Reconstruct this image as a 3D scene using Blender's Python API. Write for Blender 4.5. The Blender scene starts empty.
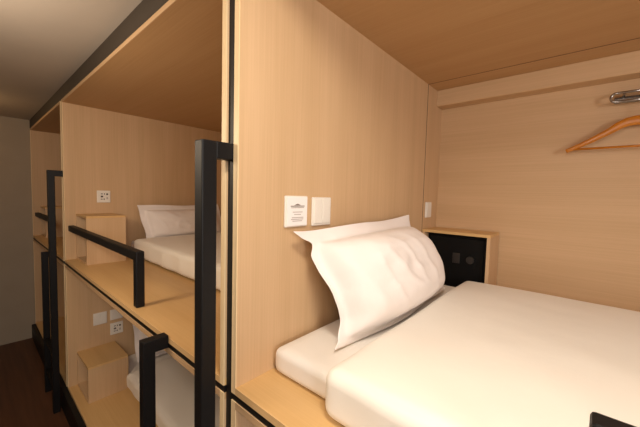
import bpy, bmesh, math, random
from mathutils import Vector, Matrix, noise
random.seed(4)
COL = bpy.context.scene.collection

# ------------------------------------------------------------------ materials
def srgb(r, g, b):
    f = lambda c: (c/255/12.92) if c/255 <= .04045 else ((c/255+.055)/1.055)**2.4
    return (f(r), f(g), f(b), 1)

def base_mat(name, col, rough=.5, metal=0, spec=.5):
    m = bpy.data.materials.new(name); m.use_nodes = True
    b = m.node_tree.nodes['Principled BSDF']
    b.inputs['Base Color'].default_value = col
    b.inputs['Roughness'].default_value = rough
    b.inputs['Metallic'].default_value = metal
    b.inputs['Specular IOR Level'].default_value = spec
    return m

def wood_mat(name, c1, c2, axis, rough=.45, fine=230, spec=.35):
    """laminate with thin streaks running along one axis"""
    m = base_mat(name, c1, rough, spec=spec); nt = m.node_tree; b = nt.nodes['Principled BSDF']
    geo = nt.nodes.new('ShaderNodeNewGeometry')
    mp = nt.nodes.new('ShaderNodeMapping')
    sc = [fine, fine, fine]; sc['xyz'.index(axis)] = 2.2
    mp.inputs['Scale'].default_value = sc
    n1 = nt.nodes.new('ShaderNodeTexNoise'); n1.inputs['Scale'].default_value = 1; n1.inputs['Detail'].default_value = 3
    mp2 = nt.nodes.new('ShaderNodeMapping'); s2 = [14, 14, 14]; s2['xyz'.index(axis)] = .8
    mp2.inputs['Scale'].default_value = s2
    n2 = nt.nodes.new('ShaderNodeTexNoise'); n2.inputs['Scale'].default_value = 1; n2.inputs['Detail'].default_value = 4
    add = nt.nodes.new('ShaderNodeMath'); add.operation = 'ADD'
    hf = nt.nodes.new('ShaderNodeMath'); hf.operation = 'MULTIPLY'; hf.inputs[1].default_value = .5; n2.inputs['Detail'].default_value = 2
    cr = nt.nodes.new('ShaderNodeValToRGB')
    cr.color_ramp.elements[0].position = .33; cr.color_ramp.elements[0].color = c2
    cr.color_ramp.elements[1].position = .66; cr.color_ramp.elements[1].color = c1
    L = nt.links.new
    L(geo.outputs['Position'], mp.inputs['Vector']); L(geo.outputs['Position'], mp2.inputs['Vector'])
    L(mp.outputs[0], n1.inputs['Vector']); L(mp2.outputs[0], n2.inputs['Vector'])
    L(n1.outputs['Fac'], add.inputs[0]); L(n2.outputs['Fac'], add.inputs[1])
    L(add.outputs[0], hf.inputs[0]); L(hf.outputs[0], cr.inputs['Fac']); L(cr.outputs['Color'], b.inputs['Base Color'])
    return m

def cloth_mat(name, col, scale=60, strength=.25, dist=.004):
    m = base_mat(name, col, .9, spec=.15); nt = m.node_tree; b = nt.nodes['Principled BSDF']
    b.inputs['Sheen Weight'].default_value = .15
    tc = nt.nodes.new('ShaderNodeTexCoord')
    n = nt.nodes.new('ShaderNodeTexNoise'); n.inputs['Scale'].default_value = 9; n.inputs['Detail'].default_value = 5
    bp = nt.nodes.new('ShaderNodeBump'); bp.inputs['Strength'].default_value = strength; bp.inputs['Distance'].default_value = dist*4
    nt.links.new(tc.outputs['Object'], n.inputs['Vector']); nt.links.new(n.outputs['Fac'], bp.inputs['Height'])
    nt.links.new(bp.outputs['Normal'], b.inputs['Normal'])
    return m

def noise_mat(name, c1, c2, scale, rough, bump=.1):
    m = base_mat(name, c1, rough); nt = m.node_tree; b = nt.nodes['Principled BSDF']
    geo = nt.nodes.new('ShaderNodeNewGeometry')
    n = nt.nodes.new('ShaderNodeTexNoise'); n.inputs['Scale'].default_value = scale; n.inputs['Detail'].default_value = 4
    cr = nt.nodes.new('ShaderNodeValToRGB')
    cr.color_ramp.elements[0].position = .3; cr.color_ramp.elements[0].color = c1
    cr.color_ramp.elements[1].position = .7; cr.color_ramp.elements[1].color = c2
    bp = nt.nodes.new('ShaderNodeBump'); bp.inputs['Strength'].default_value = bump; bp.inputs['Distance'].default_value = .002
    nt.links.new(geo.outputs['Position'], n.inputs['Vector']); nt.links.new(n.outputs['Fac'], cr.inputs['Fac'])
    nt.links.new(cr.outputs['Color'], b.inputs['Base Color']); nt.links.new(n.outputs['Fac'], bp.inputs['Height'])
    nt.links.new(bp.outputs['Normal'], b.inputs['Normal'])
    return m

WA, WB = srgb(214, 180, 141), srgb(201, 167, 127)
M = {}
M['wood_z'] = wood_mat('oak_laminate_upright', WA, WB, 'z')
M['wood_y'] = wood_mat('oak_laminate_lengthways', WA, WB, 'y')
M['wood_plat'] = wood_mat('oak_laminate_platform', srgb(222, 184, 128), srgb(211, 171, 115), 'y', rough=.4)
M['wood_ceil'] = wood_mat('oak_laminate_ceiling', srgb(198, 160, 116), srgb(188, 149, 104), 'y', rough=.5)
M['edge'] = wood_mat('lit_edge_banding', srgb(242, 216, 172), srgb(234, 204, 158), 'z', rough=.4)  # paler than the panels: lamplight on the front edges painted into the colour
M['edge_y'] = wood_mat('lit_edge_banding_lengthways', srgb(228, 192, 140), srgb(218, 180, 128), 'y', rough=.4)  # platform front edges, with a weaker dose of the corridor light painted in
M['black'] = noise_mat('black_powder_coated_steel', srgb(13, 13, 15), srgb(18, 18, 20), 300, .5, .05)
M['black'].node_tree.nodes['Principled BSDF'].inputs['Specular IOR Level'].default_value = .3
M['dark'] = base_mat('matt_black_backing', srgb(20, 15, 12), .8)
M['fascia'] = noise_mat('dark_brown_fascia_paint', srgb(58, 50, 42), srgb(62, 54, 46), 14, .6)
M['sheet'] = cloth_mat('white_cotton_sheet', srgb(246, 241, 234))
M['duvet'] = cloth_mat('white_cotton_duvet', srgb(248, 243, 234), strength=.12)
M['pillow'] = cloth_mat('white_cotton_pillowcase', srgb(246, 238, 234), strength=.3)
M['plastic'] = base_mat('white_plastic', srgb(238, 232, 222), .35)
M['paper'] = base_mat('white_printed_card', srgb(244, 240, 238), .6)
M['ink'] = base_mat('dark_ink', srgb(128, 116, 108), .7)
M['ink2'] = base_mat('grey_ink', srgb(190, 180, 176), .7)
M['hole'] = base_mat('dark_socket_holes', srgb(60, 45, 35), .8)
M['safe'] = base_mat('black_painted_safe', srgb(8, 7, 7), .6, spec=.2)
M['safe_grey'] = base_mat('dark_grey_safe_knob', srgb(44, 40, 38), .4)
M['chrome'] = base_mat('chrome', srgb(150, 144, 138), .15, 1)
M['hanger'] = wood_mat('varnished_beech', srgb(206, 130, 38), srgb(184, 108, 26), 'y', rough=.25, fine=90, spec=.5)
M['ceiling'] = noise_mat('painted_ceiling', srgb(186, 176, 166), srgb(190, 180, 170), 5, .85)
M['wall'] = noise_mat('grey_beige_wall_paint', srgb(162, 148, 130), srgb(166, 152, 134), 6, .85)
M['floor'] = wood_mat('dark_walnut_floor', srgb(98, 64, 44), srgb(72, 46, 32), 'y', rough=.45, fine=40)

# ------------------------------------------------------------------ helpers
def tag(o, label=None, cat=None, group=None, kind=None):
    if label: o['label'] = label
    if cat: o['category'] = cat
    if group: o['group'] = group
    if kind: o['kind'] = kind
    return o

def thing(name, loc, label, cat, group=None):
    o = bpy.data.objects.new(name, None); COL.objects.link(o); o.location = loc
    o.empty_display_size = .05
    return tag(o, label, cat, group)

def wpos(o):
    p = Vector((0, 0, 0))
    while o: p += o.location; o = o.parent
    return p

def link(name, bm, mats, parent=None, smooth=False, loc=None):
    """bm is in world coordinates; the object is put at loc (or its parent's origin)"""
    if not isinstance(mats, (list, tuple)): mats = [mats]
    base = wpos(parent) if parent else Vector((0, 0, 0))
    if loc is None: loc = base if parent else Vector([sum(v.co[i] for v in bm.verts)/len(bm.verts) for i in range(3)])
    loc = Vector(loc)
    bmesh.ops.translate(bm, verts=bm.verts, vec=-loc)
    bmesh.ops.recalc_face_normals(bm, faces=bm.faces)
    me = bpy.data.meshes.new(name); bm.to_mesh(me); bm.free()
    for m in mats: me.materials.append(m)
    for p in me.polygons: p.use_smooth = smooth
    o = bpy.data.objects.new(name, me); COL.objects.link(o)
    o.location = loc - base
    if parent: o.parent = parent
    return o

def box(bm, x0, x1, y0, y1, z0, z1, bevel=0, seg=2, mi=0):
    b2 = bmesh.new()
    bmesh.ops.create_cube(b2, size=1)
    for v in b2.verts:
        v.co = Vector(((x0+x1)/2+v.co.x*(x1-x0), (y0+y1)/2+v.co.y*(y1-y0), (z0+z1)/2+v.co.z*(z1-z0)))
    if bevel: bmesh.ops.bevel(b2, geom=b2.edges[:], offset=bevel, segments=seg, affect='EDGES', profile=.5)
    for f in b2.faces: f.material_index = mi
    me = bpy.data.meshes.new('tmp'); b2.to_mesh(me); b2.free(); bm.from_mesh(me); bpy.data.meshes.remove(me)
    return bm

def bx(*a, **k): return box(bmesh.new(), *a, **k)

def cyl(bm, p0, p1, r, seg=20, r2=None, mi=0):
    p0, p1 = Vector(p0), Vector(p1); d = p1-p0
    b2 = bmesh.new()
    bmesh.ops.create_cone(b2, cap_ends=True, segments=seg, radius1=r, radius2=r if r2 is None else r2, depth=d.length)
    q = d.to_track_quat('Z', 'Y').to_matrix().to_4x4()
    bmesh.ops.transform(b2, matrix=Matrix.Translation((p0+p1)/2) @ q, verts=b2.verts)
    for f in b2.faces: f.material_index = mi
    me = bpy.data.meshes.new('tmp'); b2.to_mesh(me); b2.free(); bm.from_mesh(me); bpy.data.meshes.remove(me)
    return bm

def sweep(bm, pts, w, h, up=Vector((1, 0, 0)), round_=True):
    """rounded strap section along a polyline; w along `up`, h across; w/h may be lists"""
    n = len(pts); ring = []
    for i, p in enumerate(pts):
        p = Vector(p); a = Vector(pts[max(i-1, 0)]); c = Vector(pts[min(i+1, n-1)])
        t = (c-a).normalized(); s = t.cross(up).normalized()
        ww = w[i] if isinstance(w, (list, tuple)) else w; hh = h[i] if isinstance(h, (list, tuple)) else h
        r = []
        for k in range(12):
            an = 2*math.pi*k/12
            cx, cy = math.cos(an), math.sin(an)
            e = .6
            r.append(bm.verts.new(p + up*(ww/2*math.copysign(abs(cx)**e, cx)) + s*(hh/2*math.copysign(abs(cy)**e, cy))))
        ring.append(r)
    for a, b in zip(ring, ring[1:]):
        for k in range(12): bm.faces.new((a[k], a[(k+1) % 12], b[(k+1) % 12], b[k]))
    bm.faces.new(ring[0]); bm.faces.new(list(reversed(ring[-1])))
    return bm

# ------------------------------------------------------------------ dimensions
Z_LO, Z_LOC = .163, 1.022       # lower pods: platform top, ceiling underside
Z_UP, Z_UPC = 1.078, 2.147      # upper pods
T = .018
YA0, YA1 = -1.385, .657         # outer faces of the three bays
YB0, YB1 = .693, 2.702
YC0, YC1 = 2.738, 4.285
D = 1.325
W = 4.291
ZR = 2.249

# ------------------------------------------------------------------ setting
def struct(name, bm, m):
    return tag(link(name, bm, m), kind='structure')
struct('floor', bx(-1.45, 1.50, -2.6, W+.1, -.06, 0), M['floor'])
struct('ceiling', bx(-1.45, 1.50, -2.6, W+.1, ZR, ZR+.06), M['ceiling'])
struct('wall_far', bx(-1.45, 1.50, W, W+.1, 0, ZR), M['wall'])
struct('wall_left', bx(-1.45, -1.35, -2.6, W, 0, ZR), M['wall'])
struct('wall_near', bx(-1.35, 1.40, -2.6, -2.5, 0, ZR), M['wall'])
struct('wall_right', bx(1.40, 1.50, -2.6, W, 0, ZR), M['wall'])

# ------------------------------------------------------------------ pods
def pod(y0, y1, zp, zc, label, front_header=False):
    t = thing('sleeping_pod', (D/2, (y0+y1)/2, zp-T), label, 'sleeping pod', 'pale oak sleeping pods in two storeys')
    zb, zt = zp-T, zc+T
    E = .003
    for ya, yb in ((y0, y0+T), (y1-T, y1)):
        bm = bx(E, D, ya, yb, zp, zc); box(bm, 0, E, ya, yb, zp-T, zc+T, mi=1)
        link('side_panel', bm, [M['wood_z'], M['edge']], t)
    bm = bx(E, D, y0+T*0, y1, zb, zp); box(bm, 0, E, y0+T, y1-T, zb, zp, mi=1)
    link('platform', bm, [M['wood_plat'], M['edge_y']], t)
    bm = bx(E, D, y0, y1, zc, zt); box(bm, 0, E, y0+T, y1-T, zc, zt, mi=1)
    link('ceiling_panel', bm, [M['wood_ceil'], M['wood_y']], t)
    link('back_panel', bx(D, D+T, y0, y1, zb, zt), M['wood_y'], t)
    return t
podA = pod(YA0, YA1, Z_UP, Z_UPC, 'nearest upper oak sleeping pod, with the clothes hanger and safe inside')
podB = pod(YB0, YB1, Z_UP, Z_UPC, 'middle upper oak sleeping pod, open beyond the tall black ladder post')
podC = pod(YC0, YC1, Z_UP, Z_UPC, 'farthest upper oak sleeping pod, next to the grey end wall')
pod(YA0, YA1, Z_LO, Z_LOC, 'nearest lower oak sleeping pod, only a sliver seen under the big bed')
pod(YB0, YB1, Z_LO, Z_LOC, 'middle lower oak sleeping pod, behind the short black ladder post')
pod(YC0, YC1, Z_LO, Z_LOC, 'farthest lower oak sleeping pod, in the dark by the end wall')

# near pod extras: beam, thin shadow grooves, back ledge
YAi = YA1-T
link('header_beam', bx(1.245, D, YA0+T, YAi, 2.064, Z_UPC, bevel=.002, seg=1), M['wood_y'], podA)
link('groove', box(bx(1.122, 1.1245, YAi-.0010, YAi, Z_UP, Z_UPC), 1.122, 1.1245, YA0+T, YAi, Z_UPC-.0008, Z_UPC), M['hole'], podA)

# dark steel frame seen in the gaps
fr = thing('steel_frame', (.05, 1.45, 0), 'black steel frame and kickboard carrying all the sleeping pods', 'frame')
for ya, yb in ((YA1+.0005, YB0-.0005), (YB1+.0005, YC0-.0005)):
    link('post', bx(.008, .06, ya, yb, 0, ZR-.09), M['black'], fr)
for ya, yb in ((YA0, YA1), (YB0, YB1), (YC0, YC1)):
    link('rail', bx(.003, .06, ya, yb, Z_LOC+T+.0005, Z_UP-T-.0005), M['black'], fr)
link('kickboard', bx(-.030, .02, YA0, YC1, 0, Z_LO-T-.0005, bevel=.002), M['black'], fr)
tag(link('fascia', bx(0, .03, YA0, W-.001, Z_UPC+T+.001, ZR-.001), M['fascia']),
    'dark brown fascia strip running under the ceiling above the upper pods', 'fascia')

# ------------------------------------------------------------------ ladders
def post_ladder(yt, ys, label):
    g = .018
    t = thing('ladder', (-.06, (yt+ys)/2, 0), label, 'ladder', 'black steel pod ladders')
    x0, x1 = -.080, -.042
    def post(y, z):
        bm = bx(x0, x1, y-g, y+g, 0, z, bevel=.003)
        return link('post', bm, M['black'], t)
    post(yt, 1.69)
    post(ys, 1.088)
    link('bracket', bx(x1-.002, .0075, yt-g, yt+g-.004, 1.65, 1.69, bevel=.002), M['black'], t)
    link('bracket', bx(x1-.002, -.001, ys-g, ys+g, 1.045, 1.088, bevel=.002), M['black'], t)
    for z in (.16, .40):
        link('rung', bx(x0+.005, x1-.005, yt+g-.001, ys-g+.001, z, z+.03, bevel=.003), M['black'], t)
post_ladder(.677, 1.045, 'black steel ladder with a tall post between the nearest and middle pods')
post_ladder(2.722, 3.06, 'black steel ladder with a tall post between the middle and farthest pods')

# ------------------------------------------------------------------ guard rails
def guard_rail(ywall, yend, label, dz=0):
    """square tube fixed to a side panel, bent down to the platform"""
    x0, x1 = .018, .052
    s = 1 if yend < ywall else -1
    t = thing('guard_rail', ((x0+x1)/2, yend, Z_UP), label, 'guard rail', 'black bunk guard rails')
    ya, yb = sorted((ywall, yend))
    link('top_bar', bx(x0, x1, ya+.0005, yb-.0005, 1.276+dz, 1.316+dz, bevel=.005), M['black'], t)
    link('end_post', bx(x0, x1, min(yend, yend+s*.036), max(yend, yend+s*.036), Z_UP+.0005, 1.29+dz, bevel=.004), M['black'], t)
guard_rail(YB1-T, 1.385, 'long black guard rail on the edge of the middle upper bunk')
guard_rail(YC1-T, 3.42, 'small far black guard rail beside the grey end wall')
guard_rail(YA0+T, -.018, 'black guard rail whose rounded corner shows over the white duvet', .008)

# ------------------------------------------------------------------ beds
def soft_box(x0, x1, y0, y1, z0, z1, r, nx, ny, nz, puff=0, seed=0, amp=.0, side=0):
    """rounded box with a lightly rumpled top, built as a subdivided shell"""
    bm = bmesh.new()
    bmesh.ops.create_cube(bm, size=2)
    bmesh.ops.subdivide_edges(bm, edges=bm.edges[:], cuts=nx, use_grid_fill=True)
    c = Vector(((x0+x1)/2, (y0+y1)/2, (z0+z1)/2)); h = Vector(((x1-x0)/2, (y1-y0)/2, (z1-z0)/2))
    for v in bm.verts:
        n = v.co.copy()
        # even spacing with denser rows near the edges
        q = Vector([math.copysign(1-(1-abs(a))**1.6, a) for a in n])
        p = Vector((q.x*h.x, q.y*h.y, q.z*h.z))
        inner = Vector([max(-(hh-rr), min(hh-rr, pp)) for pp, hh, rr in zip(p, h, (r, r, min(r, h.z*.98)))])
        d = p-inner
        if d.length > 1e-7:
            rz = min(r, h.z*.98)
            dd = Vector((d.x/r, d.y/r, d.z/rz)); dd.normalize()
            p = inner+Vector((dd.x*r, dd.y*r, dd.z*rz))
        w = c+p
        if p.z > -h.z*.5:
            ed = min(1, (h.x-abs(p.x))/.18)*min(1, (h.y-abs(p.y))/.18)
            k = noise.noise(Vector((w.x*3.1+seed, w.y*2.3, seed)))+.5*noise.noise(Vector((w.x*8+seed, w.y*6, seed+3)))
            w.z += (puff*math.sqrt(max(ed, 0)) + amp*k*(.4+.6*max(ed, 0))) * (1 if p.z > 0 else .3)
        if side and p.z < h.z*.9:
            w.x -= side*max(0, noise.noise(Vector((seed, w.y*7, w.z*3)))+.2) if p.x < -h.x+r*1.2 else 0
        w.z = max(w.z, z0)
        v.co = w
    return bm

def subs(o, lv=1):
    m = o.modifiers.new('smooth', 'SUBSURF'); m.levels = lv; m.render_levels = lv
    return o

def mattress(x0, x1, y0, y1, z, h, label, mat='sheet'):
    o = link('mattress', soft_box(x0, x1, y0, y1, z+.0005, z+h, .022, 30, 0, 0, .0, 3, .001), M[mat], smooth=True)
    return tag(o, label, 'mattress', 'white sheeted pod mattresses')
mattress(.110, 1.10, YA0+T+.03, YAi-.012, Z_UP, .072, 'thin mattress in white fitted sheet, bare corner below the big pillow')
mattress(.395, 1.30, YB0+T+.03, YB1-T-.012, Z_UP, .100, 'white sheeted mattress on the middle upper platform behind the guard rail')
mattress(.290, 1.30, YB0+T+.03, YB1-T-.012, Z_LO, .10, 'shaded mattress in the lower pod behind the short ladder post')
mattress(.128, 1.118, YA0+T+.01, YAi-.012, Z_LO, .075, 'dim mattress in the nearest lower pod under the big bed')

def duvet(x0, x1, y0, y1, z0, z1, seed, under, label):
    bm = soft_box(x0, x1, y0, y1, z0, z1, .030, 60, 0, 0, .006, seed, .007, side=.012)
    mx0, mx1, mtop = under
    for v in bm.verts:                       # the underside lies on the mattress, only the front drapes over
        k = min(1, max(0, (v.co.x-(mx0-.016))/.012))
        if v.co.x < mx1+.003: v.co.z = max(v.co.z, v.co.z*(1-k)+(mtop+.003)*k)
    return subs(tag(link('duvet', bm, M['duvet'], smooth=True), label, 'duvet', 'white pod duvets'))
duvet(.066, 1.116, YA0+T+.012, .415, Z_UP+.002, 1.192, 2, (.100, 1.10, Z_UP+.072), 'big plump white duvet covering the nearest bed')
duvet(.362, 1.315, YB0+T+.012, 2.50, Z_UP+.004, 1.212, 7, (.395, 1.30, Z_UP+.1), 'white duvet over the middle upper bed, seen behind the guard rail')
duvet(.258, 1.315, YB0+T+.012, 2.34, Z_LO+.03, .30, 9, (.278, 1.30, Z_LO+.1), 'dim duvet on the middle lower bed beyond the short ladder post')

def pillow(bl, br, tl, tr, thick, seed, label, flange=.048, pin=(.015, -.05, .05, -.05), left=None, zmin=0):
    """cushion with a flat flange; corners given in world space, the belly bulging both ways"""
    bl, br, tl, tr = map(Vector, (bl, br, tl, tr))
    N, K = 60, 44
    bm = bmesh.new()
    cx = (bl+br+tl+tr)/4
    nrm = (br-bl).cross(tl-bl).normalized()
    w, h = (br-bl).length, (tl-bl).length
    fu, fv = flange/w*2, flange/h*2
    def lerp_tab(tab, v):
        for (a0, b0), (a1, b1) in zip(tab, tab[1:]):
            if v <= a1+1e-9:
                f_ = (v-a0)/(a1-a0); f_ = f_*f_*(3-2*f_)
                return b0+(b1-b0)*f_
        return 0
    def P(i, k, side):
        p = P0(i, k, side)
        return Vector((p.x, p.y, max(p.z, zmin)))
    def P0(i, k, side):
        u, v = -1+2*i/N, -1+2*k/K
        # pincushion outline: sides pulled in between the corners
        pu = u*(1-pin[0 if u < 0 else 1]*(1-v*v)*abs(u)); pv = v*(1-pin[2 if v > 0 else 3]*(1-u*u)*abs(v))
        if left and u < 0: pu += lerp_tab(left, v)*abs(u)**2.2
        p = bl.lerp(br, (pu+1)/2).lerp(tl.lerp(tr, (pu+1)/2), (pv+1)/2)
        a = max(0, 1-(abs(u)/(1-fu))**2.4) if abs(u) < 1-fu else 0
        vv = abs(v)/(1-fv) if v > 0 else abs(v)/(1-fv*.35)
        b = max(0, 1-vv**2.4)
        hgt = (a*b)**.36*thick/2
        fo = noise.noise(Vector((u*1.6+seed, v*1.6, seed)))*.010+noise.noise(Vector((u*4+seed, v*4.5, seed+2)))*.005
        fo += .004*math.sin(8*u+3*v+seed)*(1-a*b)
        rid = 1-2.4*abs(noise.noise(Vector((u*3.2+v*.9+seed, v*.9-u*.3, seed+5))))
        rid2 = 1-2.4*abs(noise.noise(Vector((u*1.1+seed, v*3.0+u, seed+9))))
        fo += .006*max(rid, 0)**2+.002*max(rid2, 0)**2
        rim = .012*math.sin(5.1*u+seed)*abs(v)**6+.012*math.sin(4.3*v+seed)*abs(u)**6
        return p+nrm*(side*hgt*(1.25 if side > 0 else .75)+fo*(a*b*1.2+.3)+rim+side*.0012)
    for side in (1, -1):
        g = [[bm.verts.new(P(i, k, side)) for k in range(K+1)] for i in range(N+1)]
        for i in range(N):
            for k in range(K): bm.faces.new((g[i][k], g[i+1][k], g[i+1][k+1], g[i][k+1]))
        if side == 1: g1 = g
    rimi = [(i, 0) for i in range(N)]+[(N, k) for k in range(K)]+[(i, K) for i in range(N, 0, -1)]+[(0, k) for k in range(K, 0, -1)]
    for (a, b), (c, d) in zip(rimi, rimi[1:]+rimi[:1]):
        bm.faces.new((g1[a][b], g1[c][d], g[c][d], g[a][b]))
    return subs(tag(link('pillow', bm, M['pillow'], smooth=True), label, 'pillow', 'white pod pillows'))
pillow((.192, .466, 1.166), (.955, .450, 1.172), (.150, .600, 1.470), (.878, .612, 1.488), .19, 2.3,
       'big white pillow leaning on the panel below the printed card', pin=(0, -.015, .04, -.10), zmin=1.153,
       left=((-1, 0), (-.9, .07), (-.6, .15), (-.2, .13), (.2, .11), (.5, .12), (.74, .18), (.9, .06), (1, 0)))
pillow((.46, 2.525, 1.19), (1.14, 2.525, 1.19), (.42, 2.605, 1.458), (1.10, 2.62, 1.46), .13, 4.1,
       'smaller-looking white pillow on the middle upper bed beside the wooden box')
pillow((.36, 2.45, .29), (1.06, 2.45, .29), (.36, 2.57, .62), (1.04, 2.60, .62), .13, 6.4,
       'dim pillow in the lower pod beside the wooden box')

# ------------------------------------------------------------------ storage boxes (open on the corridor side)
def storage_box(x0, x1, y0, y1, z0, z1, label, t_=.014, open_side='x'):
    r = thing('storage_box', ((x0+x1)/2, (y0+y1)/2, z0), label, 'storage box', 'small oak boxes beside the pillows')
    z0 += .0005
    link('base_board', bx(x0, x1, y0+t_, y1-t_, z0, z0+t_), M['wood_y'], r)
    link('top_board', bx(x0, x1, y0, y1, z1-t_, z1, bevel=.001, seg=1), M['wood_plat'], r)
    link('side_board', bx(x0, x1, y0, y0+t_, z0, z1-t_), M['wood_z'], r)
    link('side_board', bx(x0, x1, y1-t_, y1, z0, z1-t_), M['wood_z'], r)
    link('back_board', bx(x1-t_, x1-.001, y0+t_, y1-t_, z0+t_, z1-t_), M['wood_z'], r)
    return r
storage_box(.062, .285, 2.40, YB1-T-.0005, Z_UP, 1.395, 'open oak box beside the guard rail on the middle upper platform')
storage_box(.052, .285, 2.38, YB1-T-.0005, Z_LO, .405, 'open oak box in the lower pod under the two switch plates')
storage_box(.062, .285, 3.98, YC1-T-.0005, Z_UP, 1.38, 'faint oak box in the farthest upper pod')
storage_box(1.128, 1.318, .318, YAi-.0005, Z_UP, 1.408, 'oak box framing the black safe at the back of the nearest pod')

sf = thing('safe', (1.21, .478, Z_UP+.015), 'small black safe inside the oak box behind the big pillow', 'safe')
ya, yb, za, zb = .336, .620, Z_UP+.0155, 1.3925
link('body', bx(1.170, 1.302, ya, yb, za, zb, bevel=.004), M['safe'], sf)
dr = link('door', bx(1.163, 1.1705, ya+.014, yb-.014, za+.016, zb-.016, bevel=.003), M['safe'], sf)
kb = bmesh.new(); cyl(kb, (1.163, .405, 1.275), (1.148, .405, 1.275), .018, 28)
link('knob', kb, M['safe_grey'], dr)
kp = bx(1.1595, 1.1635, .455, .490, 1.25, 1.30, bevel=.002)
link('keypad', kp, M['safe_grey'], dr)

# ------------------------------------------------------------------ plates on the side panels
def plate(name, x0, x1, z0, z1, y, label, cat, group=None):
    t = thing(name, ((x0+x1)/2, y, (z0+z1)/2), label, cat, group)
    link('plate', bx(x0, x1, y-.008, y-.0003, z0, z1, bevel=.003), M['plastic'], t)
    return t
def socket(x0, x1, z0, z1, y, label):
    t = plate('wall_socket', x0, x1, z0, z1, y, label, 'socket', 'white wall sockets')
    cx, cz = (x0+x1)/2, (z0+z1)/2; s = (x1-x0)/.086
    pins = [(-.012, .020, .012, .005), (.004, .020, .005, .010), (-.012, 0, .014, .012),
            (-.014, -.020, .012, .005), (.002, -.020, .006, .010), (.022, .018, .012, .012), (.022, -.012, .010, .016)]
    for i, (dx, dz, w, h) in enumerate(pins):
        link('pin_hole', bx(cx+s*(dx-w/2), cx+s*(dx+w/2), y-.0086, y-.0078, cz+s*(dz-h/2), cz+s*(dz+h/2)), M['hole'] if i != 6 else M['ink2'], t)
    return t
def switch(x0, x1, z0, z1, y, label, n=2):
    t = plate('light_switch', x0, x1, z0, z1, y, label, 'switch', 'white light switches')
    w = (x1-x0-.012)/n
    for i in range(n):
        a = x0+.006+i*w
        link('rocker', bx(a+.0008, a+w-.0008, y-.0105, y-.0075, z0+.007, z1-.007, bevel=.0015), M['plastic'], t)
    return t
# printed card holder
nc = plate('notice_plate', .151, .241, 1.476, 1.566, YAi, 'white plate with printed card, nearest the pod edge above the pillow', 'sign')
y = YAi-.008
link('card', bx(.158, .238, y-.0012, y+.0002, 1.480, 1.562), M['paper'], nc)
def mark(x0, x1, z0, z1, m): link('printed_line', bx(x0, x1, y-.0018, y-.0010, z0, z1), M[m], nc)
mark(.170, .226, 1.535, 1.5375, 'ink')
bm = bmesh.new()
vs = [bm.verts.new((a, yy, b)) for yy in (y-.0018, y-.0010) for a, b in ((.183, 1.5385), (.211, 1.5385), (.198, 1.5435))]
bm.faces.new(vs[:3]); bm.faces.new(vs[3:])
for i in range(3): bm.faces.new((vs[i], vs[(i+1) % 3], vs[3+(i+1) % 3], vs[3+i]))
link('printed_emblem', bm, M['ink'], nc)
mark(.172, .224, 1.531, 1.5325, 'ink')
for z, a, b in ((1.518, .178, .218), (1.511, .184, .212)): mark(a, b, z, z+.0022, 'ink2')
for z, a, b in ((1.502, .175, .222), (1.497, .172, .222), (1.492, .178, .217)): mark(a, b, z, z+.0024, 'ink2')
switch(.264, .353, 1.474, 1.563, YAi, 'white double rocker switch right of the printed card')
switch(1.150, 1.222, 1.466, 1.548, YAi, 'white switch in the back corner above the safe', n=1)
socket(.185, .268, 1.474, 1.562, YB1-T, 'white socket plate above the oak box in the middle upper pod')
switch(.150, .235, .565, .655, YB1-T, 'left white switch plate on the lower pod panel')
switch(.255, .340, .575, .655, YB1-T, 'upper right pale switch plate on the lower pod panel')
socket(.255, .340, .460, .550, YB1-T, 'white socket plate lowest on the lower pod panel')

# ------------------------------------------------------------------ chrome hook rail and wooden hanger on the back panel
rl = thing('hook_rail', (D, -.13, 1.985), 'chrome clothes rail with hooks high on the back panel', 'clothes rail')
XR = 1.275
# long loop (stadium) of chrome rod, lying parallel to the wall
pts = []
y0r, y1r, zc_, rr = -.068, -.24, 1.988, .017
for k in range(13):
    a = math.pi/2+math.pi*k/12
    pts.append((XR, y0r-rr*math.cos(a)*1.0, zc_+rr*math.sin(a)))
pts2 = [(XR, y1r, zc_+rr)]+pts[::1]+[(XR, y1r, zc_-rr)]
bm = bmesh.new(); sweep(bm, pts2, .009, .009)
link('rod', bm, M['chrome'], rl, smooth=True)
link('back_plate', bx(D-.0065, D-.0005, y1r-.02, y0r+.005, zc_-.014, zc_+.012, bevel=.002), M['chrome'], rl)
for yy in (-.09, -.20):
    bm = bmesh.new(); cyl(bm, (D-.005, yy, zc_+.010), (XR, yy, zc_+rr), .0045, 12)
    link('bracket', bm, M['chrome'], rl, smooth=True)

hy = -.150
hg = thing('coat_hanger', (XR, hy, 1.88), 'varnished wooden coat hanger hanging on the back panel', 'coat hanger')
bm = bmesh.new()
P_ = []; Wd = []; Hh = []
prof = ((0, 1.892, .037), (.1, 1.892, .036), (.2, 1.888, .034), (.3, 1.877, .030), (.42, 1.857, .025), (.7, 1.820, .020), (1, 1.787, .016))
for i in range(61):
    s_ = -1+2*i/60
    a = abs(s_)
    for (a0, z0_, h0), (a1, z1_, h1) in zip(prof, prof[1:]):
        if a <= a1+1e-9:
            f_ = (a-a0)/(a1-a0); break
    P_.append((XR, hy+s_*.228, z0_+(z1_-z0_)*f_)); Wd.append(.013); Hh.append(h0+(h1-h0)*f_)
sweep(bm, P_, Wd, Hh)
link('shoulder_bar', bm, M['hanger'], hg, smooth=True)
bm = bmesh.new(); cyl(bm, (XR, hy-.215, 1.793), (XR, hy+.215, 1.793), .0045, 14)
link('trouser_bar', bm, M['hanger'], hg, smooth=True)
hp = [(XR, hy, 1.90), (XR, hy, 1.925), (XR, hy, 1.945)]
for k in range(10):
    a = math.radians(-70+k*24)
    hp.append((XR, hy+.016*math.cos(a)-.004, 1.962+.0145*math.sin(a)))
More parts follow.
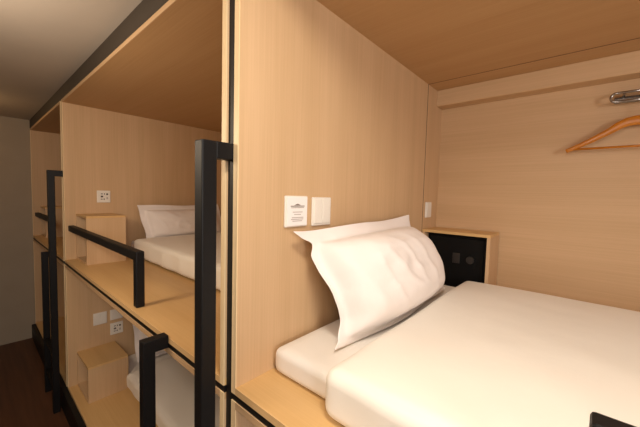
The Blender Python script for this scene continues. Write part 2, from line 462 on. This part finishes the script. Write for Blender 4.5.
bm = bmesh.new(); sweep(bm, hp, .003, .003)
link('hook', bm, M['chrome'], hg, smooth=True)

# ------------------------------------------------------------------ lights
def area(name, loc, target, size, power, col, size_y=None):
    l = bpy.data.lights.new(name, 'AREA'); l.energy = power; l.color = col; l.size = size
    if size_y: l.shape = 'RECTANGLE'; l.size_y = size_y
    o = bpy.data.objects.new(name, l); COL.objects.link(o); o.location = loc
    o.rotation_euler = (Vector(target)-Vector(loc)).to_track_quat('-Z', 'Y').to_euler()
    return o
WARM = (1, .80, .58)
def bulb(name, loc, size, power, col):
    l = bpy.data.lights.new(name, 'POINT'); l.energy = power*1.0; l.color = col; l.shadow_soft_size = size
    o = bpy.data.objects.new(name, l); COL.objects.link(o); o.location = loc
area('corridor_downlight', (-.24, -.02, 2.235), (-.06, -.02, 1.0), .22, 5.0, (1, .90, .74))
bulb('corridor_lamp', (-.70, -.10, 2.0), .12, 6, (1, .93, .87))
bulb('corridor_lamp_middle', (-.66, 1.40, 1.85), .12, 10, (1, .80, .58))
bulb('corridor_lamp_far', (-.60, 3.5, 2.10), .05, 1.6, (1, .62, .28))
area('corridor_window_light', (-1.0, -1.9, 1.75), (.5, .6, 1.4), .7, 12, (1, .95, .93))

w = bpy.data.worlds.new('world'); bpy.context.scene.world = w; w.use_nodes = True
w.node_tree.nodes['Background'].inputs[0].default_value = (.9, .75, .6, 1)
w.node_tree.nodes['Background'].inputs[1].default_value = .05

# ------------------------------------------------------------------ camera
cam = bpy.data.cameras.new('camera'); co = bpy.data.objects.new('camera', cam); COL.objects.link(co)
cam.sensor_width = 36; cam.sensor_fit = 'HORIZONTAL'; cam.lens = 305.63/640*36; cam.clip_start = .01
yw, pt, ro = map(math.radians, (49.0734, 3.4123, 1.5209))
F = Vector((math.sin(yw)*math.cos(pt), math.cos(yw)*math.cos(pt), -math.sin(pt)))
r0 = Vector((math.cos(yw), -math.sin(yw), 0)); u0 = r0.cross(F)
rt = r0*math.cos(ro)+u0*math.sin(ro); uu = -r0*math.sin(ro)+u0*math.cos(ro)
mm = Matrix((rt, uu, -F)).transposed().to_4x4(); mm.translation = Vector((-.429, 0, 1.5694))
co.matrix_world = mm
sc = bpy.context.scene; sc.camera = co
sc.view_settings.view_transform = 'Standard'; sc.view_settings.look = 'None'
sc.view_settings.exposure = .95; sc.view_settings.gamma = 1
